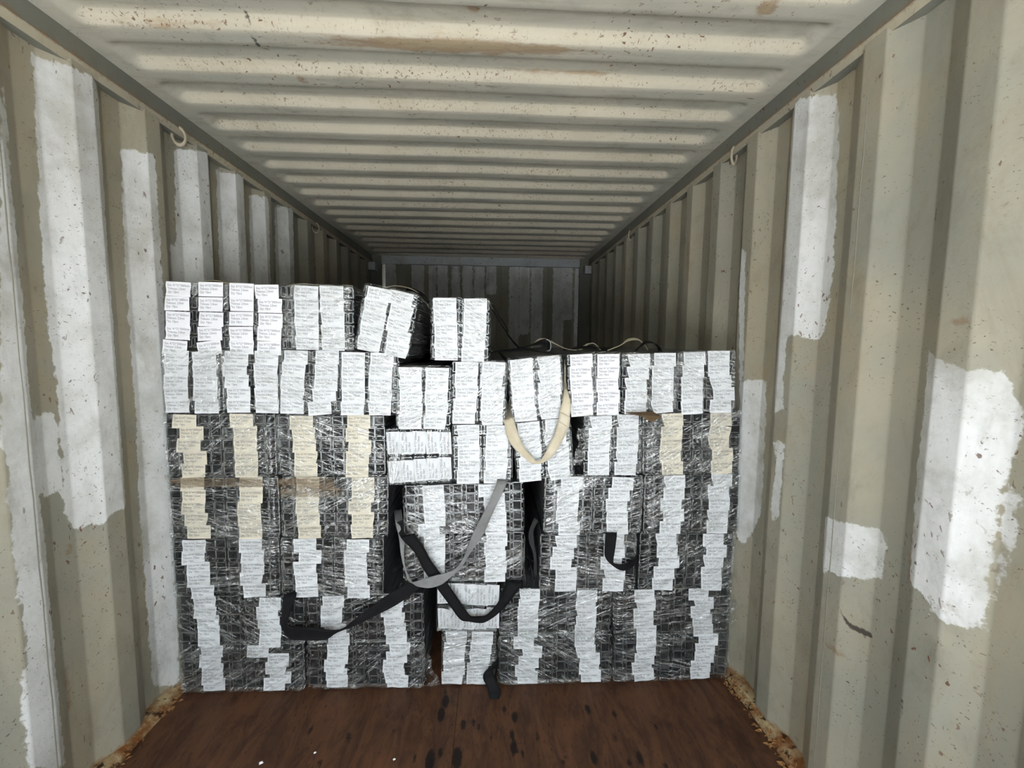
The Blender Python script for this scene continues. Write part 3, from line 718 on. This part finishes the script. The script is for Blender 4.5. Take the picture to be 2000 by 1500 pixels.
# ------------------------------------------------------------------ straps
def catmull(P, n):
    P = np.array(P, float); Q = np.vstack([2 * P[0] - P[1], P, 2 * P[-1] - P[-2]]); out = []
    for i in range(1, len(Q) - 2):
        for t in np.arange(n) / n:
            a, b, c, d = Q[i - 1:i + 3]
            out.append(.5 * (2 * b + (c - a) * t + (2 * a - 5 * b + 4 * c - d) * t * t + (3 * b - a - 3 * c + d) * t ** 3))
    out.append(P[-1]); return np.array(out)
def ribbon(name, secs, m, th=.0028, n=5, nw=5):
    """webbing from cross-sections (x, z of one edge, x, z of the other edge, y)"""
    S = [s if len(s) == 6 else (s[0], s[4], s[1], s[2], s[4], s[3]) for s in secs]    # x y z, x y z
    K = catmull(S, n); v = []; f = []; L = len(K)
    A, B = K[:, :3], K[:, 3:]
    mid = (A + B) / 2; tan = np.gradient(mid, axis=0); wid = B - A
    nr = np.cross(tan, wid); nr /= np.maximum(np.linalg.norm(nr, axis=1), 1e-9)[:, None]
    for side in (1, -1):
        for i in range(L):
            for j in range(nw):
                t = j / (nw - 1); hem = th * (.5 + .22 * (j in (0, nw - 1)))
                v.append(A[i] * (1 - t) + B[i] * t + nr[i] * hem * side)
    o = L * nw
    for i in range(L - 1):
        for j in range(nw - 1):
            a = i * nw + j; f.append((a, a + 1, a + nw + 1, a + nw)); f.append((o + a, o + a + nw, o + a + nw + 1, o + a + 1))
        for j in (0, nw - 1):
            a = i * nw + j; f.append((a, a + nw, o + a + nw, o + a))
    for i in (0, L - 1):
        for j in range(nw - 1):
            a = i * nw + j; f.append((a, a + 1, o + a + 1, o + a))
    return mesh(name, v, f, m, smooth=True)
def strap(secs, m, label):
    g = thing(obj('webbing_strap', ribbon('webbing_strap', secs, m)), label, 'strap'); return g

CREAM = strap([(0.193,1.201,0.209,1.212,1.87),(0.159,1.148,0.199,1.158,1.75),(0.166,1.13,0.203,1.147,1.685),(0.176,1.077,0.221,1.088,1.68),(0.204,1.031,0.245,1.036,1.68),(0.243,0.995,0.273,1.0,1.68),(0.271,0.972,0.29,0.983,1.675),(0.296,0.969,0.301,0.98,1.675),(0.319,0.972,0.318,0.993,1.675),(0.361,1.0,0.345,1.046,1.68),(0.395,1.057,0.365,1.088,1.68),(0.42,1.114,0.378,1.137,1.68),(0.424,1.155,0.383,1.178,1.68),(0.429,1.205,0.394,1.215,1.685),(0.419,1.253,0.404,1.264,1.71),(0.418,1.286,0.411,1.288,1.75),(0.423,1.378,0.417,1.378,1.8)], M['cream_web'], 'cream webbing sling hanging in a loop over the white labels')
# sewn overlap near the top of the hanging leg
SEW = ribbon('sewn_overlap', [(.4215, 1.6758, 1.114, .3790, 1.6758, 1.137), (.4255, 1.6758, 1.155, .384, 1.6758, 1.178)], M['cream_web'], .003, 4)
obj('sewn_overlap', SEW, CREAM)
strap([(0.138,0.885,0.186,0.882,1.77),(0.137,0.894,0.179,0.893,1.675),(0.108,0.819,0.147,0.825,1.67),(0.075,0.753,0.114,0.753,1.665),(0.041,0.683,0.082,0.679,1.665),(0.011,0.599,0.032,0.605,1.665),(-0.025,0.546,-0.004,0.545,1.66),(-0.066,0.533,-0.044,0.517,1.65),(-0.095,0.529,-0.075,0.492,1.645),(-0.131,0.519,-0.118,0.477,1.645),(-0.157,0.511,-0.151,0.478,1.645),(-0.205,0.499,-0.188,0.49,1.65),(-0.228,0.537,-0.22,0.532,1.67),(-0.246,0.59,-0.234,0.59,1.69),(-0.257,0.65,-0.233,0.649,1.71),(-0.28,0.702,-0.249,0.696,1.75),(-0.313,0.713,-0.28,0.713,1.87)], M['grey_web'], 'grey webbing strap running down to a flat knee in the middle of the stack')
strap([(-0.286,0.696,-0.243,0.715,1.75),(-0.254,0.662,-0.202,0.681,1.71),(-0.237,0.655,-0.186,0.673,1.685),(-0.187,0.608,-0.151,0.63,1.67),(-0.151,0.539,-0.121,0.576,1.665),(-0.104,0.469,-0.074,0.506,1.665),(-0.051,0.388,-0.02,0.42,1.67),(-0.008,0.326,0.019,0.358,1.67),(0.028,0.315,0.037,0.338,1.67),(0.083,0.308,0.065,0.336,1.67),(0.126,0.33,0.101,0.343,1.67),(0.162,0.362,0.144,0.391,1.67),(0.193,0.393,0.159,0.429,1.675),(0.239,0.451,0.183,0.465,1.69),(0.253,0.46,0.195,0.467,1.75)], M['black_web'], 'long black webbing strap crossing under the grey one and bending up again')
strap([(-0.704,0.409,-0.755,0.41,1.78),(-0.664,0.428,-0.713,0.429,1.69),(-0.682,0.366,-0.718,0.336,1.67),(-0.695,0.321,-0.717,0.306,1.67),(-0.679,0.307,-0.692,0.26,1.67),(-0.654,0.31,-0.656,0.255,1.665),(-0.585,0.307,-0.57,0.255,1.66),(-0.512,0.296,-0.53,0.263,1.66),(-0.473,0.304,-0.496,0.286,1.66),(-0.444,0.326,-0.416,0.317,1.66),(-0.387,0.372,-0.359,0.347,1.66),(-0.301,0.436,-0.273,0.391,1.66),(-0.227,0.481,-0.199,0.441,1.66),(-0.183,0.504,-0.155,0.476,1.67)], M['black_web'], 'black webbing strap hanging low across the flat bundles and rising to the grey knee')
strap([(0.601,0.664,0.65,0.663,1.75),(0.585,0.668,0.632,0.665,1.69),(0.581,0.618,0.624,0.611,1.68),(0.582,0.579,0.617,0.556,1.675),(0.607,0.547,0.644,0.546,1.675),(0.645,0.522,0.669,0.548,1.675),(0.678,0.52,0.689,0.553,1.68),(0.719,0.532,0.712,0.558,1.7),(0.749,0.528,0.742,0.549,1.75)], M['black_web'], 'short black webbing loop hanging on one large white-labelled bundle')
strap([(0.13,0.129,0.15,0.129,1.76),(0.127,0.107,0.151,0.1,1.7),(0.09,0.088,0.128,0.103,1.67),(0.088,0.064,0.135,0.074,1.665),(0.100,0.046,0.148,0.052,1.655),(0.108,0.026,0.158,0.034,1.645),(0.112,0.012,0.158,0.016,1.642),(0.116,0.004,0.152,0.004,1.632)], M['black_web'], 'loose black strap end lying twisted on the floor beside the narrow bundle')
strap([(0.299,0.708,0.315,0.695,1.77),(0.277,0.649,0.297,0.649,1.77),(0.278,0.602,0.301,0.595,1.77),(0.298,0.542,0.311,0.535,1.77),(0.3,0.448,0.316,0.447,1.77)], M['dark_web'], 'narrow dark grey strap hanging in the black gap beside the large bundles')

# straps lying on top of the upper full row
def arc(pts, dy, m, label, up=.0):
    return strap([(x, y, z, x + dx, y + dy, z + up) for x, y, z, dx in pts], m, label)
Z0 = 1.418
bw = strap([(.10, 1.93, Z0 - .012, .10, 1.99, Z0 - .012), (.20, 1.91, Z0 - .006, .20, 1.97, Z0 - .002), (.28, 1.90, 1.432, .285, 1.94, 1.437), (.335, 1.89, 1.440, .335, 1.91, 1.462), (.362, 1.89, 1.415, .362, 1.90, 1.463)], M['black_web'], 'black ratchet strap end with a wire hook lying on the upper row')
def rod(name, pts, r, m, parent=None, nv=6):
    P = catmull(pts, 4); T = np.gradient(P, axis=0); v = []; f = []
    for p, t in zip(P, T):
        t = Vector(t).normalized(); a = t.orthogonal().normalized(); b = t.cross(a)
        for q in range(nv):
            w = 2 * math.pi * q / nv; v.append(Vector(p) + (a * math.cos(w) + b * math.sin(w)) * r)
    for i in range(len(P) - 1):
        for q in range(nv): f.append((i * nv + q, i * nv + (q + 1) % nv, (i + 1) * nv + (q + 1) % nv, (i + 1) * nv + q))
    return obj(name, mesh(name, v, f, m, smooth=True), parent)
rod('wire_hook', [(.352, 1.885, 1.462), (.366, 1.885, 1.458), (.372, 1.885, 1.436), (.368, 1.885, 1.415), (.356, 1.885, 1.413)], .0025, M['steel'], bw)
strap([(.30, 2.02, 1.425, .30, 2.07, 1.425), (.325, 2.0, 1.455, .33, 2.05, 1.462), (.36, 2.0, 1.462, .365, 2.05, 1.468), (.40, 2.0, 1.448, .405, 2.05, 1.452), (.45, 1.98, 1.424, .45, 2.03, 1.424), (.50, 1.96, 1.416, .50, 2.01, 1.416)], M['cream_web'], 'cream strap arching over the black ratchet strap end')
strap([(.64, 1.95, 1.416, .66, 2.0, 1.416), (.70, 1.96, 1.440, .72, 2.01, 1.442), (.742, 1.97, 1.462, .752, 2.02, 1.468), (.785, 1.97, 1.466, .79, 2.02, 1.474), (.815, 1.97, 1.448, .82, 2.02, 1.458), (.835, 1.97, 1.42, .84, 2.02, 1.42)], M['cream_web'], 'cream strap loop humped on the upper row by the beige wall')
strap([(.765, 1.93, 1.416, .775, 1.975, 1.416), (.785, 1.93, 1.436, .80, 1.975, 1.440), (.815, 1.93, 1.452, .82, 1.975, 1.460), (.85, 1.93, 1.450, .855, 1.975, 1.456), (.875, 1.93, 1.432, .88, 1.975, 1.436), (.885, 1.93, 1.414, .89, 1.975, 1.414)], M['black_web'], 'black strap loop arching beside the cream hump')
strap([(.46, 2.05, 1.416, .46, 2.10, 1.416), (.53, 2.05, 1.424, .53, 2.10, 1.430), (.60, 2.05, 1.428, .60, 2.10, 1.433), (.68, 2.05, 1.417, .68, 2.10, 1.418)], M['black_web'], 'black strap lying flat along the upper row behind the label fronts')
strap([(.56, 2.15, 1.416, .56, 2.2, 1.416), (.60, 2.15, 1.446, .60, 2.2, 1.446), (.63, 2.15, 1.446, .63, 2.2, 1.442), (.66, 2.15, 1.416, .66, 2.2, 1.416)], M['cream_web'], 'small cream strap kink behind the flat black strap on the upper row')
strap([(-.40, 1.96, 1.662, -.40, 2.01, 1.662), (-.33, 1.96, 1.690, -.33, 2.01, 1.692), (-.265, 1.96, 1.686, -.265, 2.01, 1.688), (-.215, 1.96, 1.664, -.215, 2.01, 1.660), (-.17, 1.96, 1.61, -.17, 2.01, 1.60)], M['cream_web'], 'cream strap lying over the back of the leaning bundle')
strap([(-.265, 1.955, 1.672, -.262, 1.985, 1.686), (-.235, 1.955, 1.668, -.232, 1.985, 1.682), (-.20, 1.955, 1.650, -.195, 1.985, 1.662), (-.172, 1.955, 1.615, -.165, 1.985, 1.625)], M['black_web'], 'black strap end folded over the back of the leaning bundle')
strap([(-.80, 1.90, 1.66, -.80, 1.95, 1.66), (-.74, 1.90, 1.678, -.74, 1.95, 1.678), (-.67, 1.90, 1.685, -.67, 1.95, 1.685), (-.60, 1.90, 1.676, -.60, 1.95, 1.676), (-.53, 1.90, 1.66, -.53, 1.95, 1.66)], M['cream_web'], 'cream strap humped over the third top-tier bundle')
strap([(-1.12, 1.85, 1.66, -1.12, 1.90, 1.66), (-1.06, 1.85, 1.682, -1.06, 1.90, 1.682), (-1.0, 1.85, 1.685, -1.0, 1.90, 1.685), (-.93, 1.85, 1.66, -.93, 1.90, 1.66)], M['cream_web'], 'cream strap humped over the first top-tier bundle by the white-painted wall')
for i, dz in enumerate((0, .012)):
    c = rod('cord', [(.104 + dz, 1.88, 1.61), (.135 + dz * 2, 1.90, 1.556 - dz), (.168 + dz, 1.95, 1.512), (.203 - dz, 2.0, 1.465 + dz), (.247, 2.05, 1.42)], .0032, M['black_web'])
    thing(c, ('upper', 'lower')[i] + ' of two thin black cords slanting down behind the lone top bundle', 'cord')

# folded scrap of cardboard poking out over the cream-labelled bundle's neighbour
v = [(.655, 1.70, 1.172), (.765, 1.70, 1.176), (.78, 1.645, 1.166), (.735, 1.625, 1.148), (.70, 1.65, 1.168)]
v = [Vector(p) for p in v]; v += [p + Vector((0, 0, -.003)) for p in v]
card = obj('cardboard_scrap', mesh('cardboard_scrap', v, [(0, 1, 2, 4), (4, 2, 3), (5, 9, 7, 6), (9, 8, 7)] + [(i, (i + 1) % 5, 5 + (i + 1) % 5, 5 + i) for i in range(5)], M['card']))
thing(card, 'folded brown cardboard scrap sticking out above a small bundle of the third row', 'cardboard')

# torn film trailing from bundles (parts of them)
def film_tail(parent, x0, x1, z0, z1, seed, taper=0.5, dy=.05, m='film', nm='film_tail'):
    n = 26; U, W = np.meshgrid(np.linspace(0, 1, n), np.linspace(0, 1, n), indexing='ij'); u, w = U.ravel(), W.ravel()
    wd = (x1 - x0) * (1 - taper * w); X = x0 + u * wd + .03 * (vnoise(w * 5 + 2, u * 0 + 1, seed) - .5); Z = z0 + (z1 - z0) * w
    Y = -.012 - dy * w * u - .022 * ridge(u * 7 + w * 2 + 2, w * 3 + 2, seed + 1) * (.3 + w)
    obj(nm, mesh(nm, np.stack([X, Y, Z], 1), grid_faces(n, n), M[m], smooth=True), parent)
film_tail(ROOT['G2'], .232, .31, .0015, .19, 3, .8, -.03)
film_tail(ROOT['C6'], -.118, -.16, .04, .19, 5, .1, -.02)
film_tail(ROOT['F5'], .245, .275, .02, .15, 8, .3, -.01)
film_tail(ROOT['F4'], -.15, .20, -.03, .035, 11, .3, .005)

film_tail(ROOT['D1'], -.19, .16, .205, .243, 21, .0, .0, 'stained', 'stained_film')
film_tail(ROOT['D2'], -.21, .05, .165, .247, 22, .2, .0, 'stained', 'stained_film')
for i, (x, y, s) in enumerate(((-.5, 1.428, .006), (-.669, 1.397, .009), (-.216, 1.393, .006))):
    v = [(x + s * a, y + s * b, c * s) for a, b, c in ((1, 0, .0), (.2, .9, .0), (-.9, .3, .0), (-.3, -.8, .0), (.1, .1, .6))]
    cr = obj('paint_chip', mesh('paint_chip', v, [(0, 1, 4), (1, 2, 4), (2, 3, 4), (3, 0, 4), (3, 2, 1, 0)], M['paper']))
    thing(cr, ('white paint chip on the brown floor between the other two', 'larger white paint chip lying on the brown floor', 'white paint chip on the brown floor in front of the narrow bundle')[i], 'chip')
